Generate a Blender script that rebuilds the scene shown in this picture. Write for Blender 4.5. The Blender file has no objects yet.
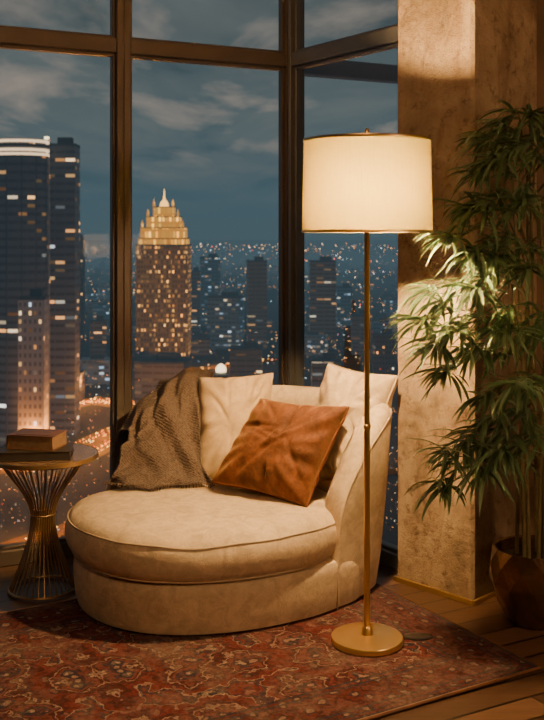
import bpy, math, random
from mathutils import Vector, noise, Matrix
random.seed(7)
PI=math.pi
COL=bpy.context.scene.collection
H=1.4; FP=1000.0; HY=235.0
def at(px,py,Y):            # world point seen at a photo position at depth Y
    return Vector(((px-272)/FP*Y, Y, H-(py-HY)/FP*Y))
# ------------------------------------------------------------------ nodes
def sock(nt,node,i,v):
    if isinstance(v,bpy.types.NodeSocket): nt.links.new(v,node.inputs[i])
    else: node.inputs[i].default_value=v
def M(nt,op,a,b=None,c=None):
    n=nt.nodes.new('ShaderNodeMath'); n.operation=op
    sock(nt,n,0,a)
    if b is not None: sock(nt,n,1,b)
    if c is not None: sock(nt,n,2,c)
    return n.outputs[0]
def ramp(nt,fac,stops,interp='LINEAR'):
    n=nt.nodes.new('ShaderNodeValToRGB'); n.color_ramp.interpolation=interp
    e=n.color_ramp.elements
    while len(e)>1: e.remove(e[-1])
    e[0].position=stops[0][0]; e[0].color=(*stops[0][1],1)
    for p,c in stops[1:]:
        x=e.new(p); x.color=(*c,1)
    nt.links.new(fac,n.inputs[0]); return n.outputs[0]
def mixc(nt,fac,a,b,mode='MIX'):
    n=nt.nodes.new('ShaderNodeMix'); n.data_type='RGBA'; n.blend_type=mode
    for i,v in ((0,fac),(6,a),(7,b)):
        if isinstance(v,bpy.types.NodeSocket): nt.links.new(v,n.inputs[i])
        else: n.inputs[i].default_value=v if i==0 else (*v,1)
    return n.outputs[2]
def coords(nt,kind='Object',scale=(1,1,1),rot=(0,0,0)):
    t=nt.nodes.new('ShaderNodeTexCoord'); m=nt.nodes.new('ShaderNodeMapping')
    m.inputs['Scale'].default_value=scale; m.inputs['Rotation'].default_value=rot
    nt.links.new(t.outputs[kind],m.inputs[0]); return m.outputs[0]
def tex_noise(nt,vec,scale,detail=4,rough=.55,dist=0):
    n=nt.nodes.new('ShaderNodeTexNoise'); n.inputs['Scale'].default_value=scale
    n.inputs['Detail'].default_value=detail; n.inputs['Roughness'].default_value=rough
    n.inputs['Distortion'].default_value=dist
    if vec is not None: nt.links.new(vec,n.inputs['Vector'])
    return n.outputs['Fac']
def bump(nt,h,strength,dist,bs):
    b=nt.nodes.new('ShaderNodeBump'); b.inputs['Strength'].default_value=strength; b.inputs['Distance'].default_value=dist
    nt.links.new(h,b.inputs['Height']); nt.links.new(b.outputs[0],bs.inputs['Normal'])
def newmat(name):
    m=bpy.data.materials.new(name); m.use_nodes=True; nt=m.node_tree
    return m,nt,nt.nodes['Principled BSDF']
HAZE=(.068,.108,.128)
def haze(nt,b):             # distance haze painted into the city materials as emission, growing with depth
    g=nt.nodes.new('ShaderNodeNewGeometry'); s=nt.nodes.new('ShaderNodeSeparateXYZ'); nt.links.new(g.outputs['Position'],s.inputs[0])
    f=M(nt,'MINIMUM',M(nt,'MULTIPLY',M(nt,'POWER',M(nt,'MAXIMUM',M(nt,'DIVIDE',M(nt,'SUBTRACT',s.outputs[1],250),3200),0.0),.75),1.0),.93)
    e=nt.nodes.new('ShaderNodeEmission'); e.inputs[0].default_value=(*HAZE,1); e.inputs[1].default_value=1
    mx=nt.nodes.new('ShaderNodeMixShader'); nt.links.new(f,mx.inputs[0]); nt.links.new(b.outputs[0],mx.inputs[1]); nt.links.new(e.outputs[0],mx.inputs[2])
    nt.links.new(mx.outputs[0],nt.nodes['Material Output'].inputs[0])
def simple(name,c1,c2=None,rough=.6,metal=0,ns=8,bs_=0,bd=.002,bscale=200,sheen=0,emis=None,est=0,coat=0,hz=False):
    m,nt,b=newmat(name); c2=c2 or tuple(x*.8 for x in c1)
    v=coords(nt); f=tex_noise(nt,v,ns)
    nt.links.new(ramp(nt,f,[(.3,c1),(.7,c2)]),b.inputs['Base Color'])
    b.inputs['Roughness'].default_value=rough; b.inputs['Metallic'].default_value=metal
    b.inputs['Coat Weight'].default_value=coat
    if sheen: b.inputs['Sheen Weight'].default_value=sheen; b.inputs['Sheen Roughness'].default_value=.4
    if bs_: bump(nt,tex_noise(nt,v,bscale,2),bs_,bd,b)
    if emis: b.inputs['Emission Color'].default_value=(*emis,1); b.inputs['Emission Strength'].default_value=est
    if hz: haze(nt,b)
    return m
# ------------------------------------------------------------------ materials
MT={}
def chenille(name,c1,c2,sheen=.3,contrast=.42,patch=10,stint=None):
    m,nt,b=newmat(name); v=coords(nt)
    f=tex_noise(nt,v,34,6,.68,1.5); g=tex_noise(nt,v,patch,5,.6,1.0)
    col=ramp(nt,M(nt,'ADD',M(nt,'MULTIPLY',f,.6),M(nt,'MULTIPLY',g,.4)),[(.38,c2),(.62,c1)])
    col=mixc(nt,ramp(nt,g,[(.38,(1,1,1)),(.60,(0,0,0))]),col,mixc(nt,1.0,col,(contrast,)*3,'MULTIPLY'))
    nt.links.new(col,b.inputs['Base Color']); b.inputs['Roughness'].default_value=.8
    b.inputs['Sheen Weight'].default_value=sheen; b.inputs['Sheen Tint'].default_value=(*(stint or c1),1); b.inputs['Sheen Roughness'].default_value=.35
    h=M(nt,'ADD',M(nt,'ADD',f,M(nt,'MULTIPLY',g,1.0)),M(nt,'MULTIPLY',tex_noise(nt,v,350,2),.4))
    bump(nt,h,.45,.004,b); return m
MT['sofa']=chenille('chenille_beige',(.62,.475,.315),(.51,.385,.252),contrast=.83,patch=16)
MT['cushbeige']=chenille('beige_cushion_fabric',(.54,.385,.225),(.45,.315,.18),contrast=.82)
MT['cushpale']=chenille('pale_cushion_fabric',(.60,.465,.31),(.50,.38,.25),contrast=.80)
MT['rust']=chenille('rust_velvet',(.185,.056,.012),(.09,.026,.006),1.0,.65,9,(1,.55,.22))
MT['pipe']=simple('beige_piping',(.48,.37,.25),rough=.8)
MT['rustpipe']=simple('rust_piping',(.15,.045,.011),rough=.7)
def knit():
    m,nt,b=newmat('brown_knit'); v=coords(nt)
    w=nt.nodes.new('ShaderNodeTexWave'); w.wave_type='BANDS'; w.bands_direction='DIAGONAL'
    w.inputs['Scale'].default_value=40; w.inputs['Distortion'].default_value=5; w.inputs['Detail'].default_value=3
    w.inputs['Detail Scale'].default_value=8
    nt.links.new(v,w.inputs[0])
    vo=nt.nodes.new('ShaderNodeTexVoronoi'); vo.inputs['Scale'].default_value=120; nt.links.new(v,vo.inputs[0])
    h=M(nt,'ADD',M(nt,'MULTIPLY',w.outputs['Fac'],.6),vo.outputs['Distance'])
    nt.links.new(ramp(nt,h,[(.2,(.038,.026,.021)),(1,(.155,.108,.085))]),b.inputs['Base Color'])
    b.inputs['Roughness'].default_value=.95; bump(nt,h,.85,.006,b); return m
MT['knit']=knit()
MT['brass']=simple('brushed_brass',(.92,.64,.28),(.82,.56,.23),.28,.9,4)
MT['brasswire']=simple('dark_brass_wire',(.52,.35,.18),(.38,.25,.13),.32,.85,6)
MT['frame']=simple('bronze_window_frame',(.16,.128,.105),(.12,.096,.08),.36,.4,5)
MT['framegrey']=simple('grey_window_frame',(.20,.20,.205),(.15,.152,.155),.34,.4,5)
MT['beam']=simple('grey_reflection_beam',(.16,.17,.18),(.12,.13,.14),.6,0,3,emis=(.3,.4,.5),est=.03)  # faint self-glow put in to keep the reflection stand-in pale
MT['black']=simple('black_cover',(.022,.018,.017),(.035,.028,.024),.4,0,20)
MT['leather']=simple('brown_leather',(.17,.068,.03),(.09,.036,.017),.35,0,24,.5,.002,180,coat=.2)
MT['paper']=simple('page_edges',(.20,.115,.06),(.12,.07,.04),.85,0,60)
MT['gold']=simple('gilt_line',(.7,.48,.2),rough=.35,metal=.9)
MT['tabletop']=simple('bronze_tinted_top',(.28,.17,.10),(.18,.11,.065),.16,.2,9,coat=.6)
MT['foot']=simple('dark_foot',(.03,.02,.015),rough=.5)
MT['ceil']=simple('ceiling_paint',(.42,.33,.25),(.38,.30,.23),.9,0,3)
MT['wall']=simple('brown_plaster',(.24,.15,.095),(.16,.10,.065),.85,0,4,.5,.004,30)
def concrete():
    m,nt,b=newmat('rough_tan_concrete'); v=coords(nt)
    a=tex_noise(nt,v,3.4,9,.66,.5); f=tex_noise(nt,v,20,8,.74); st=tex_noise(nt,v,1.6,5,.6,1.2)
    s=tex_noise(nt,coords(nt,scale=(5,5,1.3)),1.4,7,.7,1.2)
    c=ramp(nt,a,[(.34,(.17,.115,.074)),(.48,(.33,.232,.148)),(.66,(.49,.365,.245))])
    c=mixc(nt,ramp(nt,s,[(.48,(0,0,0)),(.66,(.65,.65,.65))]),c,(.19,.105,.056))
    c=mixc(nt,ramp(nt,st,[(.52,(0,0,0)),(.66,(.5,.5,.5))]),c,(.50,.40,.29))
    p=ramp(nt,f,[(.36,(.38,.33,.30)),(.46,(1,1,1))]); c=mixc(nt,.7,c,p,'MULTIPLY')
    nt.links.new(c,b.inputs['Base Color']); b.inputs['Roughness'].default_value=.8
    bump(nt,M(nt,'ADD',a,M(nt,'MULTIPLY',f,.8)),1.0,.02,b); return m
MT['concrete']=concrete()
def wood():
    m,nt,b=newmat('dark_oak_planks'); v=coords(nt,rot=(0,0,math.radians(-28)))
    br=nt.nodes.new('ShaderNodeTexBrick'); nt.links.new(v,br.inputs[0])
    br.inputs['Scale'].default_value=1; br.inputs['Brick Width'].default_value=1.3; br.inputs['Row Height'].default_value=.11
    br.inputs['Mortar Size'].default_value=.005; br.inputs['Color1'].default_value=(.14,.078,.050,1); br.inputs['Color2'].default_value=(.045,.025,.017,1)
    br.inputs['Mortar'].default_value=(.004,.003,.002,1); br.offset=.37
    g=tex_noise(nt,coords(nt,rot=(0,0,math.radians(-28)),scale=(2,30,1)),2.4,7,.65,.8)
    c=mixc(nt,.75,br.outputs['Color'],ramp(nt,g,[(.25,(.35,.3,.28)),(.7,(1.2,1.15,1.1))]),'MULTIPLY')
    nt.links.new(c,b.inputs['Base Color']); b.inputs['Roughness'].default_value=.28
    bump(nt,M(nt,'ADD',M(nt,'MULTIPLY',br.outputs['Fac'],-1),M(nt,'MULTIPLY',g,.3)),.35,.003,b); return m
MT['wood']=wood()
RL,RW=2.5,1.33
def rugmat():
    m,nt,b=newmat('faded_red_persian_pile')
    t=nt.nodes.new('ShaderNodeTexCoord'); s=nt.nodes.new('ShaderNodeSeparateXYZ'); nt.links.new(t.outputs['Object'],s.inputs[0])
    x,y=s.outputs[0],s.outputs[1]
    ax=M(nt,'ABSOLUTE',M(nt,'SUBTRACT',x,-RL/2)); ay=M(nt,'ABSOLUTE',M(nt,'SUBTRACT',y,RW/2))
    cb=nt.nodes.new('ShaderNodeCombineXYZ'); nt.links.new(ax,cb.inputs[0]); nt.links.new(ay,cb.inputs[1])
    def wv(scale,amt):
        vo=nt.nodes.new('ShaderNodeTexVoronoi'); vo.voronoi_dimensions='2D'; vo.inputs['Scale'].default_value=scale; vo.inputs['Randomness'].default_value=.8
        nn=nt.nodes.new('ShaderNodeTexNoise'); nn.inputs['Scale'].default_value=16; nn.inputs['Detail'].default_value=3; nt.links.new(cb.outputs[0],nn.inputs['Vector'])
        mm=nt.nodes.new('ShaderNodeVectorMath'); mm.operation='MULTIPLY_ADD'; nt.links.new(nn.outputs['Color'],mm.inputs[0]); mm.inputs[1].default_value=(amt,amt,0); nt.links.new(cb.outputs[0],mm.inputs[2])
        nt.links.new(mm.outputs[0],vo.inputs['Vector']); return vo.outputs['Distance']
    d1=wv(4.6,.17); d2=wv(13,.07)
    red=(.105,.017,.018); dred=(.042,.009,.011); cream=(.26,.185,.14); navy=(.018,.022,.034); ros=(.125,.038,.034)
    c1=ramp(nt,d1,[(0,cream),(.08,navy),(.16,ros),(.24,dred),(.30,cream),(.335,dred),(.45,red),(.60,cream),(.635,navy),(.70,red)],'CONSTANT')
    c2=ramp(nt,d2,[(0,cream),(.13,navy),(.25,red),(.46,dred),(.60,ros)],'CONSTANT')
    f=mixc(nt,.32,c1,c2)
    ex=M(nt,'SUBTRACT',RL/2,ax); ey=M(nt,'SUBTRACT',RW/2,ay); e=M(nt,'MINIMUM',ex,ey)
    e2=M(nt,'MULTIPLY',e,3.0)
    mask=ramp(nt,e2,[(0,(1,1,1)),(.66,(1,1,1)),(.67,(0,0,0))],'CONSTANT')
    lines=ramp(nt,e2,[(0,(1,1,1)),(.05,(0,0,0)),(.09,(1,1,1)),(.11,(0,0,0)),(.17,(1,1,1)),(.20,(0,0,0)),(.56,(1,1,1)),(.59,(0,0,0)),(.64,(1,1,1)),(.67,(0,0,0))],'CONSTANT')
    bord=mixc(nt,.45,c2,dred)
    c=mixc(nt,mask,f,bord); c=mixc(nt,M(nt,'MULTIPLY',lines,.85),c,navy)
    w=tex_noise(nt,t.outputs['Object'],4.5,9,.8,.3); w2=tex_noise(nt,t.outputs['Object'],75,4,.75)
    c=mixc(nt,ramp(nt,w,[(.45,(0,0,0)),(.64,(.68,.68,.68))]),c,(.155,.105,.088))
    c=mixc(nt,.65,c,ramp(nt,w2,[(.32,(.3,.3,.3)),(.66,(1.3,1.3,1.3))]),'MULTIPLY')
    nt.links.new(c,b.inputs['Base Color']); b.inputs['Roughness'].default_value=.95; b.inputs['Specular IOR Level'].default_value=.2
    bump(nt,M(nt,'ADD',w2,tex_noise(nt,t.outputs['Object'],260,2)),.7,.005,b); return m
MT['rug']=rugmat()
def shademat():
    m=bpy.data.materials.new('linen_shade'); m.use_nodes=True; nt=m.node_tree; nt.nodes.clear()
    o=nt.nodes.new('ShaderNodeOutputMaterial'); tr=nt.nodes.new('ShaderNodeBsdfTranslucent'); d=nt.nodes.new('ShaderNodeBsdfDiffuse'); mx=nt.nodes.new('ShaderNodeAddShader')
    w=tex_noise(nt,coords(nt,scale=(1,1,.03)),200,3,.7)
    c=ramp(nt,w,[(.3,(.033,.026,.0062)),(.7,(.056,.046,.0125))])
    lw=nt.nodes.new('ShaderNodeLayerWeight'); lw.inputs[0].default_value=.5      # fabric seen edge-on lets less light through
    c=mixc(nt,M(nt,'POWER',lw.outputs['Facing'],.85),c,mixc(nt,1.0,c,(.20,.145,.09),'MULTIPLY'))
    nt.links.new(c,tr.inputs[0]); d.inputs[0].default_value=(.10,.07,.03,1)
    nt.links.new(tr.outputs[0],mx.inputs[0]); nt.links.new(d.outputs[0],mx.inputs[1]); nt.links.new(mx.outputs[0],o.inputs[0])
    return m
MT['shade']=shademat()
def emitmat(name,c,s):
    m=bpy.data.materials.new(name); m.use_nodes=True; nt=m.node_tree; nt.nodes.clear()
    o=nt.nodes.new('ShaderNodeOutputMaterial'); e=nt.nodes.new('ShaderNodeEmission'); e.inputs[0].default_value=(*c,1); e.inputs[1].default_value=s
    nt.links.new(e.outputs[0],o.inputs[0]); return m
MT['bulb']=emitmat('warm_bulb_glow',(1,.605,.235),5800)
def glassmat():
    m=bpy.data.materials.new('window_glass'); m.use_nodes=True; nt=m.node_tree; nt.nodes.clear()
    o=nt.nodes.new('ShaderNodeOutputMaterial'); t=nt.nodes.new('ShaderNodeBsdfTransparent'); g=nt.nodes.new('ShaderNodeBsdfGlossy'); mx=nt.nodes.new('ShaderNodeMixShader')
    t.inputs[0].default_value=(.93,.97,1,1); g.inputs[0].default_value=(1,1,1,1); g.inputs['Roughness'].default_value=.01
    lw=nt.nodes.new('ShaderNodeLayerWeight'); lw.inputs[0].default_value=.25
    f=M(nt,'ADD',M(nt,'MULTIPLY',lw.outputs['Fresnel'],.10),.002)
    nt.links.new(f,mx.inputs[0]); nt.links.new(t.outputs[0],mx.inputs[1]); nt.links.new(g.outputs[0],mx.inputs[2]); nt.links.new(mx.outputs[0],o.inputs[0]); return m
MT['glass']=glassmat()
def potmat():
    m,nt,b=newmat('hammered_bronze'); v=coords(nt)
    n=tex_noise(nt,v,9,5)
    nt.links.new(ramp(nt,n,[(.3,(.12,.062,.036)),(.6,(.19,.10,.052)),(.8,(.30,.17,.09))]),b.inputs['Base Color'])
    b.inputs['Metallic'].default_value=.75; b.inputs['Roughness'].default_value=.2; b.inputs['Coat Weight'].default_value=.4
    bump(nt,tex_noise(nt,v,40,3),.25,.005,b); return m
MT['pot']=potmat()
MT['soil']=simple('dark_soil',(.03,.018,.01),(.05,.03,.018),.95,0,40,1,.01,60)
MT['cane']=simple('green_brown_cane',(.20,.17,.07),(.13,.10,.045),.5,0,20)
def leafmat():
    m,nt,b=newmat('bamboo_leaf'); g=nt.nodes.new('ShaderNodeNewGeometry')
    nt.links.new(ramp(nt,g.outputs['Random Per Island'],[(0,(.058,.108,.048)),(.5,(.115,.185,.088)),(1,(.215,.285,.155))]),b.inputs['Base Color'])
    b.inputs['Roughness'].default_value=.45
    nt2=nt.nodes.new('ShaderNodeBsdfTranslucent'); nt2.inputs[0].default_value=(.16,.25,.09,1)
    mx=nt.nodes.new('ShaderNodeMixShader'); mx.inputs[0].default_value=.32
    out=nt.nodes['Material Output']; nt.links.new(b.outputs[0],mx.inputs[1]); nt.links.new(nt2.outputs[0],mx.inputs[2]); nt.links.new(mx.outputs[0],out.inputs[0]); return m
MT['leaf']=leafmat()
# facades
def facade(name,base,cw,ch,lit,cols,strength,gx=.3,gz=.4,glow=0.0,glowc=(.4,.3,.25),clump=True):
    m,nt,b=newmat(name)
    t=nt.nodes.new('ShaderNodeTexCoord'); s=nt.nodes.new('ShaderNodeSeparateXYZ'); nt.links.new(t.outputs['Object'],s.inputs[0])
    oi=nt.nodes.new('ShaderNodeObjectInfo')
    u=M(nt,'DIVIDE',M(nt,'ADD',M(nt,'ADD',s.outputs[0],s.outputs[1]),500),cw); v=M(nt,'DIVIDE',M(nt,'ADD',s.outputs[2],500),ch)
    cb=nt.nodes.new('ShaderNodeCombineXYZ'); nt.links.new(M(nt,'FLOOR',u),cb.inputs[0]); nt.links.new(M(nt,'FLOOR',v),cb.inputs[1]); nt.links.new(M(nt,'MULTIPLY',oi.outputs['Random'],97),cb.inputs[2])
    wn=nt.nodes.new('ShaderNodeTexWhiteNoise'); nt.links.new(cb.outputs[0],wn.inputs[0])
    val=wn.outputs['Value']
    thr=1-lit
    if clump:
        nn=tex_noise(nt,cb.outputs[0],.23,2); val=M(nt,'ADD',M(nt,'MULTIPLY',val,.6),M(nt,'MULTIPLY',nn,.55)); thr=1-lit*.85
    on=M(nt,'GREATER_THAN',val,thr)
    mx=M(nt,'GREATER_THAN',M(nt,'FRACT',u),gx); mz=M(nt,'GREATER_THAN',M(nt,'FRACT',v),gz)
    win=M(nt,'MULTIPLY',mx,mz)
    g=nt.nodes.new('ShaderNodeNewGeometry'); sn=nt.nodes.new('ShaderNodeSeparateXYZ'); nt.links.new(g.outputs['True Normal'],sn.inputs[0])
    side=M(nt,'LESS_THAN',M(nt,'ABSOLUTE',sn.outputs[2]),.5)
    w=M(nt,'MULTIPLY',M(nt,'MULTIPLY',win,on),side)
    sc=nt.nodes.new('ShaderNodeSeparateColor'); nt.links.new(wn.outputs['Color'],sc.inputs[0])
    col=ramp(nt,sc.outputs[1],cols)
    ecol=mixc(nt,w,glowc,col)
    nt.links.new(ecol,b.inputs['Emission Color'])
    var=M(nt,'ADD',M(nt,'MULTIPLY',M(nt,'POWER',sc.outputs[2],4.0),1.9),.06)
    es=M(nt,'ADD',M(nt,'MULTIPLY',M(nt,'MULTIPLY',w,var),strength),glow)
    nt.links.new(es,b.inputs['Emission Strength'])
    nt.links.new(mixc(nt,M(nt,'MULTIPLY',win,side),base,tuple(x*.35 for x in base)),b.inputs['Base Color'])
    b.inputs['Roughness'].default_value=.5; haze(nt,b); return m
warm=[(0,(1,.36,.09)),(.6,(1,.55,.2)),(.9,(.9,.8,.6)),(1,(.6,.8,1))]
cool=[(0,(1,.5,.2)),(.3,(.9,.75,.5)),(.6,(.6,.75,.9)),(1,(.4,.65,.9))]
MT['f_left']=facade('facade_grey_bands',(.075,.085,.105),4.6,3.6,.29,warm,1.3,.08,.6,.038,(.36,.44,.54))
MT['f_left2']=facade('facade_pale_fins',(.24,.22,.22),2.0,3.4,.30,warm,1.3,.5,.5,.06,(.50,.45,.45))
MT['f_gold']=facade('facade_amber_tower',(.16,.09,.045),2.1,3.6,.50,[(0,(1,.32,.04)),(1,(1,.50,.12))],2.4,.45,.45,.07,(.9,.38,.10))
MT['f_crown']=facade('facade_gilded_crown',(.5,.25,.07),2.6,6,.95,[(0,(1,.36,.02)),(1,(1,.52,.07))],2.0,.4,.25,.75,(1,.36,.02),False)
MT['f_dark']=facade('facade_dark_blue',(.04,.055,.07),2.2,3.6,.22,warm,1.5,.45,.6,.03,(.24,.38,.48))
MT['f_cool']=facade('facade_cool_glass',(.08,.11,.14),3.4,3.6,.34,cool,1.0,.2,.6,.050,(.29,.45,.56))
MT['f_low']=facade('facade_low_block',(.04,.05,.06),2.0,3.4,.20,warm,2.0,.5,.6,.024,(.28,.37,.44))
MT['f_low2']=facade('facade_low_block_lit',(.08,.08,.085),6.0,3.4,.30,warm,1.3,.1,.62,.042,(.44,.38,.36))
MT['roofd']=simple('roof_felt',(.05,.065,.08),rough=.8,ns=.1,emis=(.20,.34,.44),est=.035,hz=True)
MT['bandlight']=emitmat('crown_band_glow',(1,.68,.40),1.5)
MT['white_glow']=emitmat('bright_sign_glow',(1,.74,.40),3)
MT['spire']=emitmat('spire_glow',(1,.50,.12),2.6)
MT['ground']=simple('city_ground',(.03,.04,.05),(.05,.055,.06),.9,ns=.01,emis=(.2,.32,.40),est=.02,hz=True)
MT['asphalt']=simple('asphalt',(.22,.13,.07),(.15,.09,.05),.7,ns=.05)
def islandlights(name,stops,strength,pw=3):
    m=bpy.data.materials.new(name); m.use_nodes=True; nt=m.node_tree; nt.nodes.clear()
    o=nt.nodes.new('ShaderNodeOutputMaterial'); e=nt.nodes.new('ShaderNodeEmission'); g=nt.nodes.new('ShaderNodeNewGeometry')
    nt.links.new(ramp(nt,g.outputs['Random Per Island'],stops),e.inputs[0])
    r2=M(nt,'FRACT',M(nt,'MULTIPLY',g.outputs['Random Per Island'],37.7))
    nt.links.new(M(nt,'MULTIPLY',M(nt,'POWER',r2,pw),strength),e.inputs[1]); nt.links.new(e.outputs[0],o.inputs[0]); return m
MT['citylights']=islandlights('mixed_city_lights',[(0,(1,.32,.06)),(.5,(1,.45,.14)),(.75,(1,.75,.4)),(.9,(.55,.8,1)),(.97,(1,.1,.05))],5.5)
MT['carlights']=islandlights('car_lights',[(0,(1,.14,.015)),(.4,(1,.22,.02)),(.45,(1,.42,.06)),(1,(1,.58,.15))],13,2.0)
# ------------------------------------------------------------------ mesh builder
class MB:
    def __init__(s): s.v=[]; s.f=[]
    def add(s,vs,fs):
        k=len(s.v); s.v+= [Vector(p) for p in vs]; s.f+=[tuple(i+k for i in f) for f in fs]; return s
    def box(s,c,size,rz=0,bev=0):
        hx,hy,hz=[q/2 for q in size]; ca,sa=math.cos(rz),math.sin(rz)
        def tr(x,y,z): return (c[0]+x*ca-y*sa,c[1]+x*sa+y*ca,c[2]+z)
        if bev<=0:
            vs=[tr(x*hx,y*hy,z*hz) for z in(-1,1) for x,y in((-1,-1),(1,-1),(1,1),(-1,1))]
            return s.add(vs,[(3,2,1,0),(4,5,6,7),(0,1,5,4),(1,2,6,5),(2,3,7,6),(3,0,4,7)])
        b=bev; rings=[]
        for z,i in((-hz,b),(-hz+b,0),(hz-b,0),(hz,b)):
            x,y=hx-i,hy-i
            bb=b*.7
            rings.append([tr(*p,z) for p in((-x+bb,-y),(x-bb,-y),(x,-y+bb),(x,y-bb),(x-bb,y),(-x+bb,y),(-x,y-bb),(-x,-y+bb))])
        return s.rings(rings,True,True)
    def rings(s,rs,cap0=False,cap1=False,closed=True):
        n=len(rs[0]); vs=[p for r in rs for p in r]; fs=[]
        for i in range(len(rs)-1):
            for j in range(n if closed else n-1):
                a=i*n+j; b=i*n+(j+1)%n; fs.append((a,b,b+n,a+n))
        if cap0: fs.append(tuple(range(n-1,-1,-1)))
        if cap1: fs.append(tuple((len(rs)-1)*n+j for j in range(n)))
        return s.add(vs,fs)
    def lathe(s,prof,c=(0,0,0),n=48,cap0=True,cap1=True,sy=1):
        return s.rings([[(c[0]+r*math.cos(2*PI*j/n),c[1]+r*sy*math.sin(2*PI*j/n),c[2]+z) for j in range(n)] for r,z in prof],cap0,cap1)
    def tube(s,pts,r,n=8,closed=False):
        pts=[Vector(p) for p in pts]; m=len(pts); rs=[]; up=None
        for i,p in enumerate(pts):
            a=pts[(i-1)%m] if closed or i>0 else p; b=pts[(i+1)%m] if closed or i<m-1 else p
            t=(b-a).normalized()
            if up is None: up=Vector((0,0,1)) if abs(t.z)<.9 else Vector((1,0,0))
            x=t.cross(up).normalized(); y=x.cross(t).normalized(); up=y
            rr=r[i] if isinstance(r,(list,tuple)) else r
            rs.append([p+x*rr*math.cos(2*PI*j/n)+y*rr*math.sin(2*PI*j/n) for j in range(n)])
        if closed: rs.append(rs[0]); return s.rings(rs)
        return s.rings(rs,True,True)
    def build(s,name,mat,parent=None,smooth=True,local=False,ang=42):
        me=bpy.data.meshes.new(name)
        off=Vector((0,0,0))
        if parent is not None and not local: off=ORG.get(parent.name,off)
        me.from_pydata([tuple(p-off) for p in s.v],[],s.f); me.update()
        if smooth:
            me.polygons.foreach_set('use_smooth',[True]*len(me.polygons))
            try: me.set_sharp_from_angle(angle=math.radians(ang))
            except Exception: pass
        me.materials.append(MT[mat]); o=bpy.data.objects.new(name,me); COL.objects.link(o)
        if parent is not None: o.parent=parent; ORG[o.name]=off.copy()
        return o
ORG={}
def tag(o,label=None,cat=None,group=None,kind=None):
    if label: o['label']=label
    if cat: o['category']=cat
    if group: o['group']=group
    if kind: o['kind']=kind
    return o
def thing(name,loc,label=None,cat=None,group=None,kind=None,rz=0):
    o=bpy.data.objects.new(name,None); COL.objects.link(o); o.location=loc; o.rotation_euler=(0,0,rz); o.empty_display_size=.1
    ORG[o.name]=Vector(loc); return tag(o,label,cat,group,kind)
def cr(pts,n,closed=False):     # catmull-rom
    pts=[Vector(p) for p in pts]; m=len(pts); out=[]; segs=m if closed else m-1
    for i in range(segs):
        g=(lambda k:pts[k%m]) if closed else (lambda k:pts[max(0,min(m-1,k))])
        a,b,c,d=g(i-1),g(i),g(i+1),g(i+2)
        for k in range(n):
            t=k/n; out.append(.5*((2*b)+(c-a)*t+(2*a-5*b+4*c-d)*t*t+(3*b-a-3*c+d)*t**3))
    if not closed: out.append(pts[-1].copy())
    return out
# ------------------------------------------------------------------ room shell
WD=Vector((.896,.444,0)).normalized(); W0=Vector((-1.156,4.25,0))
def WP(s): return W0+WD*s
COR=WP(1.393); A0=Vector((.503,4.06,0)); A1=Vector((.762,3.79,0)); cd=Vector((.72,.69,0)).normalized()
B1=A1+cd*.46; B0=A0+cd*.46; WE=A0+cd*.12
ZC=2.9
WL=WP(-2.2)
poly=[(WL.x,-1.6),(2.6,-1.6),(2.6,4.36),(B0.x,4.36),(WE.x+.05,WE.y+.02),(COR.x+.03,COR.y+.03),(WL.x,WL.y+.03)]
def slab(name,z0,z1,mat):
    m=MB(); n=len(poly); m.add([(x,y,z0) for x,y in poly]+[(x,y,z1) for x,y in poly],[tuple(range(n-1,-1,-1)),tuple(range(n,2*n))]+[(i,(i+1)%n,n+(i+1)%n,n+i) for i in range(n)])
    return tag(m.build(name,mat,smooth=False),kind='structure')
tag(slab('floor',-.2,0,'wood'),'dark brown wooden plank floor'); slab('ceiling',ZC,ZC+.2,'ceil')
def wall(name,a,b,t=.12,mat='wall'):
    a=Vector((*a,0)); b=Vector((*b,0)); d=b-a; c=(a+b)/2
    return tag(MB().box((c.x,c.y,ZC/2),(d.length,t,ZC),math.atan2(d.y,d.x)).build(name,mat,smooth=False),kind='structure')
wall('wall_left',(WL.x-.06,-1.6),(WL.x-.06,WL.y)); wall('wall_back',(WL.x,-1.66),(2.6,-1.66)); wall('wall_right',(2.66,-1.6),(2.66,4.36))
wall('wall_front',(.9,4.42),(2.6,4.42))
m=MB(); cs=[A0,A1,B1,B0]; bev=.012; pl=[]
for i in range(4):
    p=cs[i]; a=cs[i-1]; b=cs[(i+1)%4]
    pl+= [p+(a-p).normalized()*bev, p+(b-p).normalized()*bev]
nz=40; m.rings([[Vector((q.x,q.y,ZC*k/nz)) for q in pl] for k in range(nz+1)],True,True)
tag(m.build('column','concrete'),'rough tan plastered concrete column beside the corner window','column',kind='structure')
m=MB()
for a,b in((A0,A1),(A1,B1)):
    d=(b-a).normalized(); n=Vector((d.y,-d.x,0)); c=(a+b)/2+n*.006; m.box((c.x,c.y,.008),((b-a).length+.01,.012,.016),math.atan2(d.y,d.x))
tag(m.build('trim_2','gold',smooth=False),'thin brass strip along the foot of the column',kind='structure')
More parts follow.
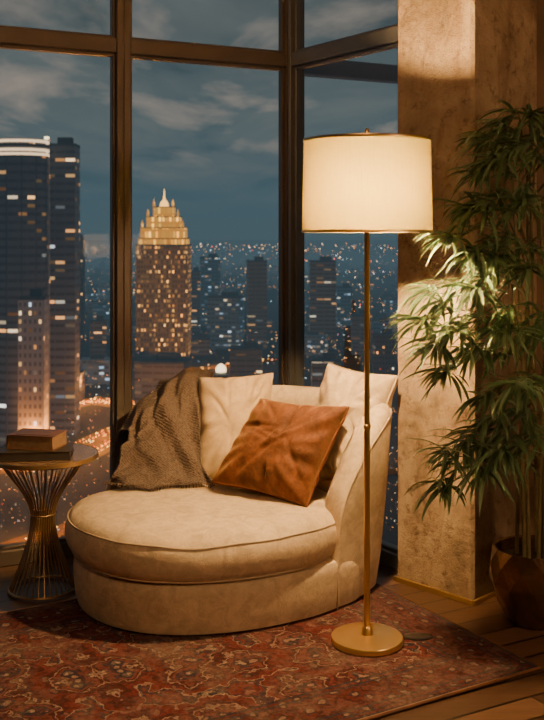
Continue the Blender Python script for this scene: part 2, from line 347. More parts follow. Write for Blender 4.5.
# windows
def window(i,a,b,label,fm='frame',j=.032):
    d=(b-a).normalized(); L=(b-a).length; ang=math.atan2(d.y,d.x)
    root=thing('window_%d'%i,a,label,kind='structure')
    def bar(m,s0,s1,z0,z1,dep): 
        c=a+d*(s0+s1)/2; m.box((c.x,c.y,(z0+z1)/2),(s1-s0,dep,z1-z0),ang,.004)
    m=MB()
    bar(m,0,j,0,ZC,.085); bar(m,L-j,L,0,ZC,.085); bar(m,j,L-j,0,.065,.085); bar(m,j,L-j,2.83,ZC,.085); bar(m,j,L-j,2.21,2.275,.08)
    m.build('window_frame',fm,root,smooth=False)
    m=MB(); k=.014
    for z0,z1 in((.065,2.21),(2.275,2.83)):
        bar(m,j,j+k,z0,z1,.04); bar(m,L-j-k,L-j,z0,z1,.04); bar(m,j,L-j,z0,z0+k,.04); bar(m,j,L-j,z1-k,z1,.04)
    m.build('glazing_bead',fm,root,smooth=False)
    for z0,z1 in((.065,2.21),(2.275,2.83)):
        p=a+d*j; q=a+d*(L-j)
        MB().add([(p.x,p.y,z0),(q.x,q.y,z0),(q.x,q.y,z1),(p.x,p.y,z1)],[(0,1,2,3)]).build('glass_pane','glass',root,smooth=False)
window(1,WP(-.9),WP(.534),'tall bronze framed window behind the side table'); window(2,WP(.534),WP(1.38),'tall bronze framed window behind the chaise')
window(3,COR+(WE-COR).normalized()*.03,WE,'narrow grey framed window between corner post and column','framegrey',.026); window(4,WL,WP(-.9),'bronze framed window at the left end of the room')
tag(MB().box((COR.x+.015,COR.y-.0,ZC/2),(.075,.075,ZC),math.atan2(WD.y,WD.x),.004).build('trim_1','framegrey',smooth=False),'grey corner post where the two glass walls meet',kind='structure')
a=WP(1.45); b=WP(3.2); c=(a+b)/2  # outside beam added to stand in for the transom mirrored in the narrow pane
tag(MB().box((c.x,c.y,2.225),((b-a).length,.07,.085),math.atan2(WD.y,WD.x),.004).build('trim_3','beam',smooth=False),'grey beam added beyond the narrow window in place of the transom reflection',kind='structure')
# ------------------------------------------------------------------ rug
rug=MB(); nx,ny=60,40; th=.009
def rp(i,j,z):
    return (-RL*i/nx, RW*j/ny, z)
top=[[rp(i,j,th+.0012*noise.noise(Vector((i*.4,j*.4,0)))) for j in range(ny+1)] for i in range(nx+1)]
vs=[p for r in top for p in r]; fs=[(i*(ny+1)+j,i*(ny+1)+j+1,(i+1)*(ny+1)+j+1,(i+1)*(ny+1)+j) for i in range(nx) for j in range(ny)]
rug.add(vs,fs)
for (x0,y0,x1,y1) in((0,0,-RL,0),(-RL,0,-RL,RW),(-RL,RW,0,RW),(0,RW,0,0)):
    rug.add([(x0,y0,.0005),(x1,y1,.0005),(x1,y1,th),(x0,y0,th)],[(0,1,2,3)])
r=rug.build('rug','rug',smooth=False); r.location=(.8625,3.218,0); r.rotation_euler=(0,0,math.radians(30))
tag(r,'faded red patterned oriental rug under the chaise and floor lamp','rug')
e=MB()
e.tube([(0,0,.007),(-RL,0,.007),(-RL,RW,.007),(0,RW,.007)],.006,6,True); eo=e.build('binding','leather',r,local=True)
# ------------------------------------------------------------------ chaise
CH=Vector((-.2,3.95,.0105))
ch=thing('chaise_lounge',CH,'round beige chenille chaise lounge with a curved back beneath the corner window','chaise lounge')
base=cr([(.268,3.715,0),(.14,3.60,0),(-.077,3.485,0),(-.30,3.440,0),(-.50,3.478,0),(-.662,3.605,0),(-.755,3.80,0),(-.748,3.98,0),(-.66,4.14,0),(-.55,4.27,0),(-.40,4.37,0),(-.2,4.43,0),(.0,4.43,0),(.15,4.37,0),(.27,4.24,0),(.345,4.08,0),(.37,3.93,0),(.34,3.80,0)],6,True)
def ring(pts,inset,z,ctr):
    n=len(pts); out=[]
    for i,p in enumerate(pts):
        t=(pts[(i+1)%n]-pts[i-1]).normalized(); nn=Vector((t.y,-t.x,0))
        if nn.dot(ctr-p)<0: nn=-nn
        out.append(Vector((p.x+nn.x*inset,p.y+nn.y*inset,z)))
    return out
ctr=Vector((-.2,3.95,0))
m=MB(); m.rings([ring(base,i,z,ctr) for i,z in((.05,.016),(.026,.0125),(.014,.018),(.008,.04),(.002,.10),(.0,.15),(.002,.178),(.010,.192),(.03,.198))],True,True); m.build('base','sofa',ch)
cush=cr([(.225,3.715,0),(.13,3.592,0),(-.075,3.472,0),(-.30,3.425,0),(-.508,3.466,0),(-.673,3.597,0),(-.770,3.80,0),(-.758,3.98,0),(-.66,4.12,0),(-.54,4.22,0),(-.40,4.29,0),(-.2,4.34,0),(.0,4.33,0),(.12,4.26,0),(.21,4.13,0),(.262,3.98,0),(.262,3.84,0)],6,True)
rs=[ring(cush,i,z,ctr) for i,z in((.045,.194),(.022,.198),(.006,.209),(-.008,.230),(-.017,.260),(-.017,.295),(-.006,.328),(.016,.353),(.048,.368),(.085,.377))]
last=rs[-1]
for f,z in((.9,.384),(.8,.388),(.7,.390),(.6,.391),(.5,.392),(.4,.392),(.25,.392),(.08,.392)):
    rs.append([Vector((ctr.x+(p.x-ctr.x)*f,ctr.y+(p.y-ctr.y)*f,z)) for p in last])
m=MB(); m.rings(rs,True,True); m.v=[p+Vector((0,0,.010*noise.noise(p*5)+.004*noise.noise(p*17))) for p in m.v]; cu=m.build('seat_cushion','sofa',ch,ang=80)
m=MB(); m.tube([q+Vector((0,0,.010*noise.noise(q*5))) for q in ring(cush,-.006,.330,ctr)],.0032,6,True); m.build('piping','pipe',cu)
m=MB(); m.tube(ring(cush,.010,.205,ctr),.0036,6,True); m.build('piping','pipe',cu)
st=[(.243,3.69,.20),(.251,3.692,.30),(.262,3.697,.405),(.290,3.715,.495),(.340,3.748,.588),(.400,3.80,.672),(.452,3.872,.727),(.472,3.96,.748),(.443,4.09,.750),(.345,4.24,.745),(.22,4.38,.74),(.06,4.48,.735),(-.12,4.51,.73),(-.30,4.475,.715),(-.46,4.38,.655),(-.58,4.25,.56),(-.66,4.13,.44),(-.70,4.05,.33)]
path=cr(st,6); secs=[]; n=len(path); rimline=[]
for i,p in enumerate(path):
    i0,i1=max(0,i-3),min(n-1,i+3)
    t=path[i1]-path[i0]; t.z=0
    if i<16: t=Vector((.06,.045,0))*(1-i/16)+t.normalized()*.075*(i/16)
    t.normalize(); inw=Vector((t.y,-t.x,0))
    if inw.dot(ctr-p)<0: inw=-inw
    k=min(1.25,.7+i/26,.35+(n-1-i)/10); h=p.z; q=Vector((p.x,p.y,0))
    lean=min(1,i/34)
    hh=h-.2
    prof=[(.068*lean+.012,.026),(.06*lean+.004,.014),(.05*lean-.001,.03),(.034*lean,.12+.04*lean),(.014*lean,max(.16,.16+hh*.5)),(0,max(.17,h-.06)),(.003,h-.036),(.012,h-.015),(.028,h-.003),(.048,h+.001),(.068,h-.005),(.086,h-.02),(.097,h-.045),(.102,h-.075),(.112,.2+hh*.4),(.125,.19)]
    sec=[]
    for a,z in prof:
        z=min(z,h+.002); sec.append(q+inw*(a*k)+Vector((0,0,z)))
    secs.append(sec); rimline.append(q+inw*(.001)+Vector((0,0,h-.042)))
m=MB(); m.rings(secs,True,True); bk=m.build('backrest','sofa',ch,ang=75)
m=MB(); m.tube(rimline[8:],.0034,6); m.build('piping','pipe',bk)
for x,y in((.15,3.75),(-.3,3.58),(-.6,3.8),(.05,4.3),(-.45,4.2)):
    MB().lathe([(.03,.0),(.034,.001),(.034,.008),(.03,.012)],(x,y,.0105),20).build('foot','foot',ch)
# ------------------------------------------------------------------ cushions
def pillow(name,label,TL,TR,BR,BL,t,mat,pmat,seed,group=None,pinch=.10,wr=1.0):
    c=(TL+TR+BR+BL)/4; low=min(TL.z,TR.z,BR.z,BL.z)
    root=thing(name,(c.x,c.y,low),label,'cushion',group)
    nr=((TR-BL).cross(TL-BR)).normalized()
    if nr.y>0: nr=-nr
    N=60; V=[];F=[]
    rnd=random.Random(int(seed*10)); cre=[]
    for q in range(14):
        a0=rnd.uniform(0,2*PI); r0=rnd.uniform(.25,.9); cre.append((r0*math.cos(a0),r0*math.sin(a0),a0+rnd.uniform(-.6,.6),rnd.uniform(.2,.5),rnd.uniform(.025,.05),rnd.choice((-1,-1,1))*rnd.uniform(.004,.009)))
    def P(a,b,sg):
        e=a*a; g=b*b
        rc=1-.03*(e*g)**3
        aa=a*(1-pinch*(1-g)*abs(a))*rc; bb=b*(1-pinch*(1-e)*abs(b))*rc
        u=(aa+1)/2; v=(bb+1)/2
        p=(TL*(1-u)+TR*u)*(1-v)+(BL*(1-u)+BR*u)*v
        k=max(0,(1-e)*(1-g)); T=t*k**.40
        w=noise.noise(Vector((a*2.2+seed,b*2.2,sg)))*.016*k**.3
        ang=math.atan2(b,a); rr=math.hypot(a,b)
        w+=wr*.005*math.sin(ang*17+seed+3*rr)*min(1,rr)**3*(k**.3)
        for (cx,cy,ca,cl_,cw_,cz) in cre:
            dx,dy=a-cx,b-cy; al=dx*math.cos(ca)+dy*math.sin(ca); ac=-dx*math.sin(ca)+dy*math.cos(ca)+.12*al*al
            w+=wr*cz*math.exp(-(al/cl_)**2-(ac/cw_)**2)*min(1,k*3)
        return p+nr*sg*(T+w)
    idx={}
    for sg in(1,-1):
        for i in range(N+1):
            for j in range(N+1):
                edge=i in(0,N) or j in(0,N)
                if edge and (0,i,j) in idx: idx[(sg,i,j)]=idx[(0,i,j)]; continue
                a=-math.cos(PI*i/N); b=-math.cos(PI*j/N); a=.5*a+.5*(2*i/N-1); b=.5*b+.5*(2*j/N-1)
                V.append(P(a,b,0 if edge else sg)); idx[(sg,i,j)]=len(V)-1
                if edge: idx[(0,i,j)]=len(V)-1
    for sg in(1,-1):
        for i in range(N):
            for j in range(N):
                q=(idx[(sg,i,j)],idx[(sg,i+1,j)],idx[(sg,i+1,j+1)],idx[(sg,i,j+1)]); F.append(q if sg>0 else q[::-1])
    m=MB().add(V,F); body=m.build('cushion_body',mat,root,ang=180)
    ed=[(i,0) for i in range(N)]+[(N,j) for j in range(N)]+[(i,N) for i in range(N,0,-1)]+[(0,j) for j in range(N,0,-1)]
    MB().tube([V[idx[(0,i,j)]] for i,j in ed],.0038,6,True).build('piping',pmat,root)
    return root
pillow('throw_pillow','golden beige cushion standing between the brown throw and rust pillow',at(199,377,4.31),at(274,372,4.37),at(266,480,4.15),at(193,484,4.12),.11,'cushbeige','pipe',1.3,'beige back cushions',pinch=.075,wr=1.8)
pillow('throw_pillow','pale beige cushion at the right arm beside the lamp pole',at(328,362,4.16),at(399,375,3.97),at(360,486,3.84),at(309,484,4.08),.115,'cushpale','pipe',5.1,'beige back cushions',pinch=.085,wr=2.0)
pillow('throw_pillow','rust orange velvet cushion lying tilted in front of the beige ones',at(260,398,4.06),at(351,406,3.83),at(307,510,3.75),at(210,483,3.94),.105,'rust','rustpipe',9.7,pinch=.09,wr=2.0)
# ------------------------------------------------------------------ throw
rows=[[(-.69,4.33,.42),(-.59,4.44,.48),(-.45,4.54,.5),(-.30,4.58,.5)],
[(-.655,4.26,.55),(-.545,4.39,.67),(-.42,4.49,.748),(-.27,4.535,.752)],
[(-.590,4.18,.575),(-.475,4.30,.70),(-.37,4.38,.770),(-.255,4.42,.768)],
[(-.61,4.11,.49),(-.50,4.19,.59),(-.39,4.24,.65),(-.285,4.25,.66)],
[(-.64,4.05,.41),(-.52,4.08,.46),(-.40,4.10,.48),(-.29,4.10,.48)],
[(-.665,3.99,.395),(-.53,3.965,.400),(-.38,3.955,.400),(-.225,3.98,.396)]]
rr=[cr(r_,24) for r_ in rows]; nu=len(rr[0]); cols=[cr([rr[i][j] for i in range(6)],14) for j in range(nu)]
V=[];nvv=len(cols[0])
def ridge(x): return 1-2*abs(x)**.8
for j in range(nu):
    for i in range(nvv):
        p=cols[j][i]; u=j/(nu-1); v=i/(nvv-1)
        wu=u+.20*math.sin(3.6*v+.6)+.16*noise.noise(Vector((u*2.5,v*3,1)))
        d=.020*math.sin(wu*22)+.020*ridge(noise.noise(Vector((wu*6,v*2.2,7))))+.024*ridge(noise.noise(Vector((u*4-v*3,v*8+u*2,2))))+.012*math.sin((v*1.8-u)*14)*math.sin(PI*v)
        d*=.35+.65*math.sin(PI*min(1,max(.1,v)))
        q=p+Vector((-.15,-.6,.55))*(d+.014)
        if v>.6: q.z=max(q.z,.404)
        q.y+= .035*math.sin(u*9+1)*max(0,v-.8)*4+.02*math.sin(u*23)*max(0,v-.85)*5
        V.append(q)
F=[(j*nvv+i,(j+1)*nvv+i,(j+1)*nvv+i+1,j*nvv+i+1) for j in range(nu-1) for i in range(nvv-1)]
tb=thing('throw_blanket',(-.45,4.15,.40),'brown knitted throw blanket draped over the left side of the chaise back','blanket')
o=MB().add(V,F).build('blanket_cloth','knit',tb,ang=180)
md=o.modifiers.new('s','SOLIDIFY'); md.thickness=.009; md.offset=1; md=o.modifiers.new('b','SUBSURF'); md.levels=1; md.render_levels=1
fr=MB()
for k in range(70):
    u=k/69*(nu-1); j=min(nu-2,int(u)); f=u-j; p=V[j*nvv+nvv-1].lerp(V[(j+1)*nvv+nvv-1],f)
    dx=random.uniform(-.008,.008); fr.tube([p+Vector((0,.004,.003)),p+Vector((dx*.5,-.01,.001)),Vector((p.x+dx,p.y-.02+random.uniform(-.006,.006),.402))],[.0018,.0016,.0012],5)
fo=fr.build('fringe','knit',tb); fo['kind']='stuff'
# ------------------------------------------------------------------ floor lamp
LX,LY=.3245,3.415
lamp=thing('floor_lamp',(LX,LY,.009),'slim brass floor lamp with a lit cream drum shade beside the chaise','lamp')
MB().lathe([(.118,0),(.123,.003),(.124,.016),(.121,.021),(.05,.025),(.02,.028),(.017,.05),(.0125,.056)],(LX,LY,.0095),64).build('base','brass',lamp)
MB().lathe([(.0105,.05),(.0105,.74),(.0125,.742),(.0125,.752),(.0095,.755),(.0095,1.47),(.013,1.475),(.013,1.50),(.009,1.505)],(LX,LY,0),20).build('pole','brass',lamp)
m=MB(); R0,R1=.2225,.2165; z0,z1=1.413,1.722
m.lathe([(R0,z0),(R1,z1)],(LX,LY,0),96,False,False); sh=m.build('lamp_shade','shade',lamp)
for R,z in((R0,z0),(R1,z1)):
    s=.0045; m=MB(); m.lathe([(R+.001,z-s),(R+.0018,z),(R+.001,z+s),(R-.005,z+s),(R-.005,z-s),(R+.001,z-s)],(LX,LY,0),96,False,False)
    m.build('shade_rim','brasswire',sh)
m=MB(); 
for a in(0,2*PI/3,4*PI/3): m.tube([(LX,LY,1.715),(LX+math.cos(a)*.216,LY+math.sin(a)*.216,1.715)],.002,6)
m.build('spider','brass',sh)
m=MB(); m.tube([(LX-.012,LY,1.49)]+[(LX-.055*math.sin(PI*k/12)-.012*(1-k/12),LY,1.49+.225*k/12) for k in range(1,13)],.002,6)
m.tube([(LX+.012,LY,1.49)]+[(LX+.055*math.sin(PI*k/12)+.012*(1-k/12),LY,1.49+.225*k/12) for k in range(1,13)],.002,6); m.build('harp','brass',lamp)
MB().lathe([(.003,1.712),(.008,1.722),(.008,1.728),(.004,1.732),(.0085,1.742),(.009,1.752),(.006,1.762),(.001,1.766)],(LX,LY,0),20).build('finial','brass',lamp)
MB().lathe([(.0001,1.570),(.012,1.568),(.025,1.559),(.032,1.543),(.031,1.527),(.022,1.512),(.013,1.505)],(LX,LY,0),20).build('bulb','bulb',lamp)
sw=[(.505+.055*math.cos(2*PI*k/20)*(1 if math.cos(2*PI*k/20)<0 else .9),3.455+.026*math.sin(2*PI*k/20)) for k in range(20)]
m=MB(); m.rings([[(.505+(x-.505)*f,3.455+(y-3.455)*f,z) for x,y in sw] for f,z in((.97,.0108),(1,.013),(.9,.018),(.5,.020))],True,True); m.build('foot_switch','foot',lamp)
m=MB(); m.tube(cr([(LX+.11,LY+.03,.014),(.452,3.45,.0135),(.47,3.452,.0145)],6),.003,6); m.build('power_cord','foot',lamp)
# ------------------------------------------------------------------ side table
TX,TY=-.905,3.95; TZ=.522
tab=thing('side_table',(TX,TY,0),'small round side table with a brass wire hourglass base by the window','side table')
MB().lathe([(.205,TZ),(.214,TZ+.003),(.214,TZ+.012),(.211,TZ+.015)],(TX,TY,0),64).build('tabletop','tabletop',tab)
MB().lathe([(.2125,TZ-.003),(.2175,TZ),(.2175,TZ+.0145),(.2145,TZ+.0165),(.2125,TZ-.003)],(TX,TY,0),64,False,False).build('rim','brasswire',tab)
def ringt(R,z,r): return MB().tube([(TX+R*math.cos(2*PI*k/48),TY+R*math.sin(2*PI*k/48),z) for k in range(48)],r,8,True)
ringt(.165,TZ-.006,.005).build('top_ring','brasswire',tab); ringt(.13,.008,.006).build('base_ring','brasswire',tab); ringt(.047,.30,.004).build('waist_ring','brasswire',tab)
prof=cr([(.165,TZ-.006,0),(.13,.46,0),(.074,.38,0),(.047,.30,0),(.058,.2,0),(.095,.09,0),(.13,.008,0)],4)
for k in range(34):
    a=2*PI*k/34; MB().tube([(TX+p.x*math.cos(a+.0),TY+p.x*math.sin(a+.0),p.y) for p in prof],.0029,6).build('wire','brasswire',tab)
# books
def book(name,label,c,size,rz,mat,extra=None):
    root=thing(name,c,label,'book','books on the side table',rz=rz); x,y,z=size; ct=.003
    m=MB(); m.box((0,0,ct/2),(x,y,ct),0,.001); m.box((0,0,z-ct/2),(x,y,ct),0,.001)
    m.rings([[(-x/2-.004+.004*abs(q),yy,zz) for q,zz in((1,0),(.2,z*.25),(0,z*.5),(.2,z*.75),(1,z))] for yy in(-y/2,y/2)],closed=False)
    m.rings([[(-x/2+.002,yy,0),(-x/2+.002,yy,z)] for yy in(-y/2,y/2)],closed=False)
    m.build('cover',mat,root,smooth=False,local=True)
    m=MB(); m.box((-.001,0,z/2),(x-.008,y-.008,z-2*ct)); m.build('pages','paper' if extra else 'black',root,smooth=False,local=True)
    if extra:
        m=MB(); m.box((0,0,z+.0008),(x*.7,y*.75,.0016)); m.build('cover_panel',mat,root,smooth=False,local=True)
    return root
tt=TZ+.0168
book('book','large black book lying directly on the side table top',(TX-.01,TY-.05,tt),(.27,.18,.034),.12,'black')
b2=book('book','thick brown leather book resting on the large black book',(TX-.01,TY-.04,tt+.0345),(.19,.14,.055),math.radians(-12),'leather',1)
# ------------------------------------------------------------------ potted bamboo
PX,PY=.945,3.62
plant=thing('potted_bamboo',(PX,PY,0),'tall leafy bamboo plant in a dark bronze pot beside the column','plant')
m=MB(); prf=[(.084,.002),(.094,.010),(.128,.075),(.156,.15),(.156,.215),(.143,.272)]; NP=12; rs=[]
for i,(r_,z) in enumerate(prf): rs.append([(PX+r_*math.cos(2*PI*(j+.5*(i%2))/NP),PY+r_*math.sin(2*PI*(j+.5*(i%2))/NP),z) for j in range(NP)])
vs=[p for r_ in rs for p in r_]; fs=[tuple(range(NP-1,-1,-1))]
for i in range(len(rs)-1):
    for j in range(NP):
        a=i*NP+j; b=i*NP+(j+1)%NP; c=a+NP; d_=b+NP
        if i%2==0: fs+=[(a,b,c),(b,d_,c)]
        else: fs+=[(a,b,d_),(a,d_,c)]
m.add(vs,fs)
def pr(R,z): return [(PX+R*math.cos(2*PI*(j+.5)/NP),PY+R*math.sin(2*PI*(j+.5)/NP),z) for j in range(NP)]
m.rings([pr(.143,.272),pr(.135,.268),pr(.131,.20)])
pot=m.build('pot','pot',plant,smooth=False)
MB().lathe([(.125,.20),(.125,.232),(.07,.24),(.001,.238)],(PX,PY,0),28).build('soil','soil',plant)
tipspx=[(488,140,3.55),(510,124,3.6),(532,116,3.55),(482,172,3.5),(500,160,3.45),(470,208,3.5),(488,210,3.42),(454,236,3.45),(430,290,3.45),(424,320,3.42),(442,304,3.5),(438,346,3.4),(458,332,3.35),(450,372,3.45),(476,292,3.3),(496,258,3.35),(450,454,3.42),(446,482,3.45),(468,442,3.45),(482,468,3.35),(502,450,3.35),(505,330,3.3),(524,205,3.4),(530,270,3.3),(520,385,3.3),(490,395,3.38),(535,440,3.35),(540,160,3.45),(542,330,3.4),(474,252,3.4),(515,150,3.45),(480,350,3.35)]
tips=[at(*t) for t in tipspx]
for k in range(16):
    a=random.uniform(-1.4,1.1); tips.append(Vector((PX+.14+abs(math.cos(a))*random.uniform(.08,.36),PY-.1+math.sin(a)*.22*random.random(),random.uniform(.55,1.75))))
canes=[]
for k in range(8):
    a=2*PI*k/8+.3; r0=.06 if k%2 else .035; x0,y0=PX+r0*math.cos(a),PY+r0*math.sin(a)
    top=random.uniform(1.3,1.72); dx=random.uniform(-.09,.10); dy=random.uniform(-.10,.02)
    pts=cr([(x0,y0,.22),(x0+dx*.15,y0+dy*.2,.6),(x0+dx*.5,y0+dy*.6,1.1),(x0+dx,y0+dy,top)],8); canes.append(pts)
def leaf(mb,base,d,L,w):
    d=d.normalized(); side=d.cross(Vector((0,0,1)))
    if side.length<.1: side=Vector((1,0,0))
    side.normalize(); side=(side+Vector((0,0,random.uniform(-.6,.6)))).normalized(); n=7; p=base.copy(); dd=d.copy(); vs=[];fs=[]
    droop=random.uniform(.2,.5)
    for i in range(n+1):
        t=i/n; ww=w*(math.sin(PI*min(1,t*.93+.07)))**.8*(1-.35*t)
        up=side.cross(dd).normalized()
        vs+= [p-side*ww+up*ww*.3,p.copy(),p+side*ww+up*ww*.3]
        p=p+dd*(L/n); dd=(dd+Vector((0,0,-droop*(.4+t)))*.6).normalized()
    for i in range(n):
        a=i*3; fs+=[(a,a+1,a+4,a+3),(a+1,a+2,a+5,a+4)]
    mb.add(vs,fs)
for c in canes:
    MB().tube(c,[.0075*(1+.25*(j%4==0))*(1-.5*j/len(c)) for j in range(len(c))],8).build('stem','cane',plant)
for t in tips:
    bi=min(range(len(canes)),key=lambda i:abs(i-random.randrange(len(canes)))+ (0 if canes[i][-1].z>t.z-.1 else 3)); c=canes[bi]
    zt=max(.55,t.z-random.uniform(.0,.22)); s=min(c,key=lambda p:abs(p.z-zt))
    mid=s.lerp(t,.5)+Vector((0,0,.07+.07*random.random())); bp=cr([s,mid,t],8)
    B=MB().tube(bp,[.0045-.003*i/(len(bp)-1) for i in range(len(bp))],5).build('branch','cane',plant)
    out=(t-s); out.z=0; out=out.normalized() if out.length>.01 else Vector((-1,0,0)); L=MB()
    for i,p in enumerate(bp):
        if i<5: continue
        for q in range(2):
            d=(out+Vector((random.uniform(-.9,.9),random.uniform(-.9,.9),random.uniform(-.5,.45))))
            leaf(L,p,d,random.uniform(.10,.19),random.uniform(.0065,.0112))
    for q in range(18):
        a=random.uniform(-1.7,1.7); d=Vector((out.x*math.cos(a)-out.y*math.sin(a),out.x*math.sin(a)+out.y*math.cos(a),random.uniform(-.7,.45)))
        leaf(L,t+Vector((random.uniform(-.015,.015),random.uniform(-.015,.015),random.uniform(-.015,.015))),d,random.uniform(.10,.19),random.uniform(.0065,.0112))
    L.build('leaves','leaf',B)
# ------------------------------------------------------------------ city
GZ=-90.0
def gpt(px,py): Y=(H-GZ)*1000/(py-HY); return Vector(((px-272)/1000*Y,Y,GZ))
g=MB(); g.add([(-20000,150,GZ),(20000,150,GZ),(20000,18000,GZ),(-20000,18000,GZ)],[(0,1,2,3)])
tag(g.build('ground','ground',smooth=False),'dark city ground far below the tower windows',kind='structure')
roads=[[(-70,436),(0,424),(50,410),(85,402),(120,404),(150,416),(200,470)],[(140,424),(105,440),(70,458),(30,466),(-40,470)],[(150,392),(190,372),(230,366),(275,360)],[(320,520),(345,430),(352,360),(350,300)],[(-20,560),(70,530),(160,510),(260,490),(400,470)]]
RP=[cr([gpt(*q) for q in rd],10) for rd in roads]
occ=[]
def building(px0,px1,topy,Y,mat,label,cat='building',rz=0,dep=.8,name='office_building',cap=True,body=True):
    x0=(px0-272)/1000*Y; x1=(px1-272)/1000*Y; w=(x1-x0)/(math.cos(rz)+dep*abs(math.sin(rz))); zt=H-(topy-HY)/1000*Y
    r=thing(name,((x0+x1)/2,Y+w*dep/2,GZ),label,cat,rz=rz); h=zt-GZ
    if body:
        MB().box((0,0,h/2),(w,w*dep,h)).build('tower_body',mat,r,smooth=False,local=True)
        m=MB(); m.box((0,0,h+.6),(w*1.02,w*dep*1.02,1.2)) 
        if cap: m.box((w*.12,0,h+2.6),(w*.45,w*dep*.4,3.4))
        m.build('roof','roofd',r,smooth=False,local=True)
    occ.append(((x0+x1)/2,Y+w*dep/2,w)); return r,w,h
r,w,h=building(-16,43,150,430,'f_left','tall grey office tower with a lit curved crown at the far left',rz=0,name='office_tower',body=False)
MB().lathe([(w/2,0),(w/2,h-2)],(0,0,0),48,sy=.75).build('tower_body','f_left',r,local=True)
for i in range(4):
    z=h-2+i*1.9; MB().lathe([(w/2+.3,z),(w/2+.3,z+1.1),(w/2-.8,z+1.1),(w/2-.8,z)],(0,0,0),48,sy=.75).build('crown_band','bandlight' if i in(0,1,3) else 'roofd',r,smooth=False,local=True)
MB().lathe([(w/2-1,h-2),(w/2-1,h+5.4)],(0,0,0),48,sy=.75).build('crown_drum','f_left2',r,local=True)
for j in range(6):
    a=PI+PI*(j+.5)/6; MB().box((w/2*math.cos(a),w/2*.75*math.sin(a),h*.5-1),(.35,.35,h-2)).build('facade_fin','roofd',r,smooth=False,local=True)
r,w,h=building(43,75,146,456,'f_left','slim dark tower wing with a stepped top right of the curved crown',rz=0,name='office_tower')
MB().box((-w*.38,-w*.42,h*.5+1),(w*.2,2,h+4)).build('stair_shaft','f_left2',r,smooth=False,local=True)
MB().box((-w*.38,-w*.42,h+3.5),(w*.12,2.2,1.4)).build('roof_sign','white_glow',r,smooth=False,local=True)
building(18,44,300,400,'f_left2','pale mid-rise block standing before the tall grey tower')
building(46,80,376,545,'f_low2','broad low pale block at the foot of the tall grey tower')
building(76,84,240,760,'f_dark','thin dark tower just right of the tall grey tower')
building(88,106,322,700,'f_low2','dark stepped block beside the window mullion',rz=.2)
r,w,h=building(136,188,246,740,'f_gold','amber lit tower with a stepped glowing crown and spire',name='crowned_tower',rz=.0,cap=False)
px=.74
for i,(hw,y0,y1) in enumerate(((24,246,239),(22,239,228),(16.5,228,217),(10.5,217,207))):
    za=H-(y0-HY)*px-GZ; zb=H-(y1-HY)*px-GZ
    MB().box((0,0,(za+zb)/2),(2*hw*px,2*hw*px*.8,zb-za)).build('crown_tier','f_crown',r,smooth=False,local=True)
    MB().box((0,0,zb+.3),(2*hw*px+1.2,2*hw*px*.8+1.2,.6)).build('crown_cornice','roofd',r,smooth=False,local=True)
    if i:
        for s in(-1,1): MB().lathe([(.9,0),(.9,3),(.1,6)],(s*hw*px*.92,-hw*px*.76,zb),6).build('pinnacle','f_crown',r,smooth=False,local=True)
zt=H-(207-HY)*px-GZ; MB().lathe([(3.6,.6),(2.8,4),(1.0,6),(.6,9),(.2,14)],(0,0,zt),8).build('spire','spire',r,smooth=False,local=True)
for s in(-1,-.33,.33,1): 
    MB().box((s*25*px,-w*.4-.6,h/2),(1.6,1.6,h)).build('corner_pier','f_gold',r,smooth=False,local=True)
building(189,200,272,950,'f_low2','narrow dark block directly right of the amber crowned tower')
building(200,220,258,1000,'f_cool','slender pale tower topped by bright windows in the centre of the skyline')
building(246,267,262,800,'f_low2','dark slab tower beside the corner post',rz=.15)
building(207,244,298,800,'f_cool','wide blue glass block in front of the slender pale tower',rz=-.2)
building(191,210,340,760,'f_low2','squat lit block below the blue glass block',rz=.1)
building(230,262,350,600,'f_low2','dark wide block above the bright canopy sign')
building(134,188,364,520,'f_low2','low lit block at the foot of the amber crowned tower',rz=-.1)
building(310,336,262,800,'f_low2','tall dark tower seen through the narrow window')
building(337,352,288,1000,'f_cool','slim cool lit tower behind the lamp pole')
building(352,372,316,760,'f_low2','squat lit block right of the lamp pole')
building(374,396,336,640,'f_low','dark block next to the concrete column')
building(312,340,362,540,'f_low2','near low lit block left of the lamp pole')
p=at(221,366,500); c=thing('canopy_sign',(p.x,p.y,GZ),'bright white lit canopy low in the middle window','sign')
MB().box((0,0,(p.z-GZ)/2-2),(7,5,p.z-GZ-4)).build('sign_support','f_dark',c,smooth=False,local=True)
MB().lathe([(2.6,-3),(2.6,-1),(1.6,.4),(.2,1.2)],(0,0,p.z-GZ),16).build('lit_canopy','white_glow',c,local=True)
occ.append((p.x,p.y,9))
protos=[]
for mt,(w,d_,h) in (('f_low',(22,18,8)),('f_low2',(16,22,12)),('f_low',(30,20,14)),('f_dark',(18,18,18)),('f_low2',(40,26,6)),('f_cool',(20,16,15))):
    a=MB().box((0,0,h/2),(w,d_,h)).build('block_body',mt,None,smooth=False); b=MB().box((0,0,h+.8),(w*.4,d_*.4,2.4)).build('block_roof','roofd',None,smooth=False)
    protos.append((a,b,w))
cnt=0; tries=0; first=set(); allroad=[q for p_ in RP for q in p_]
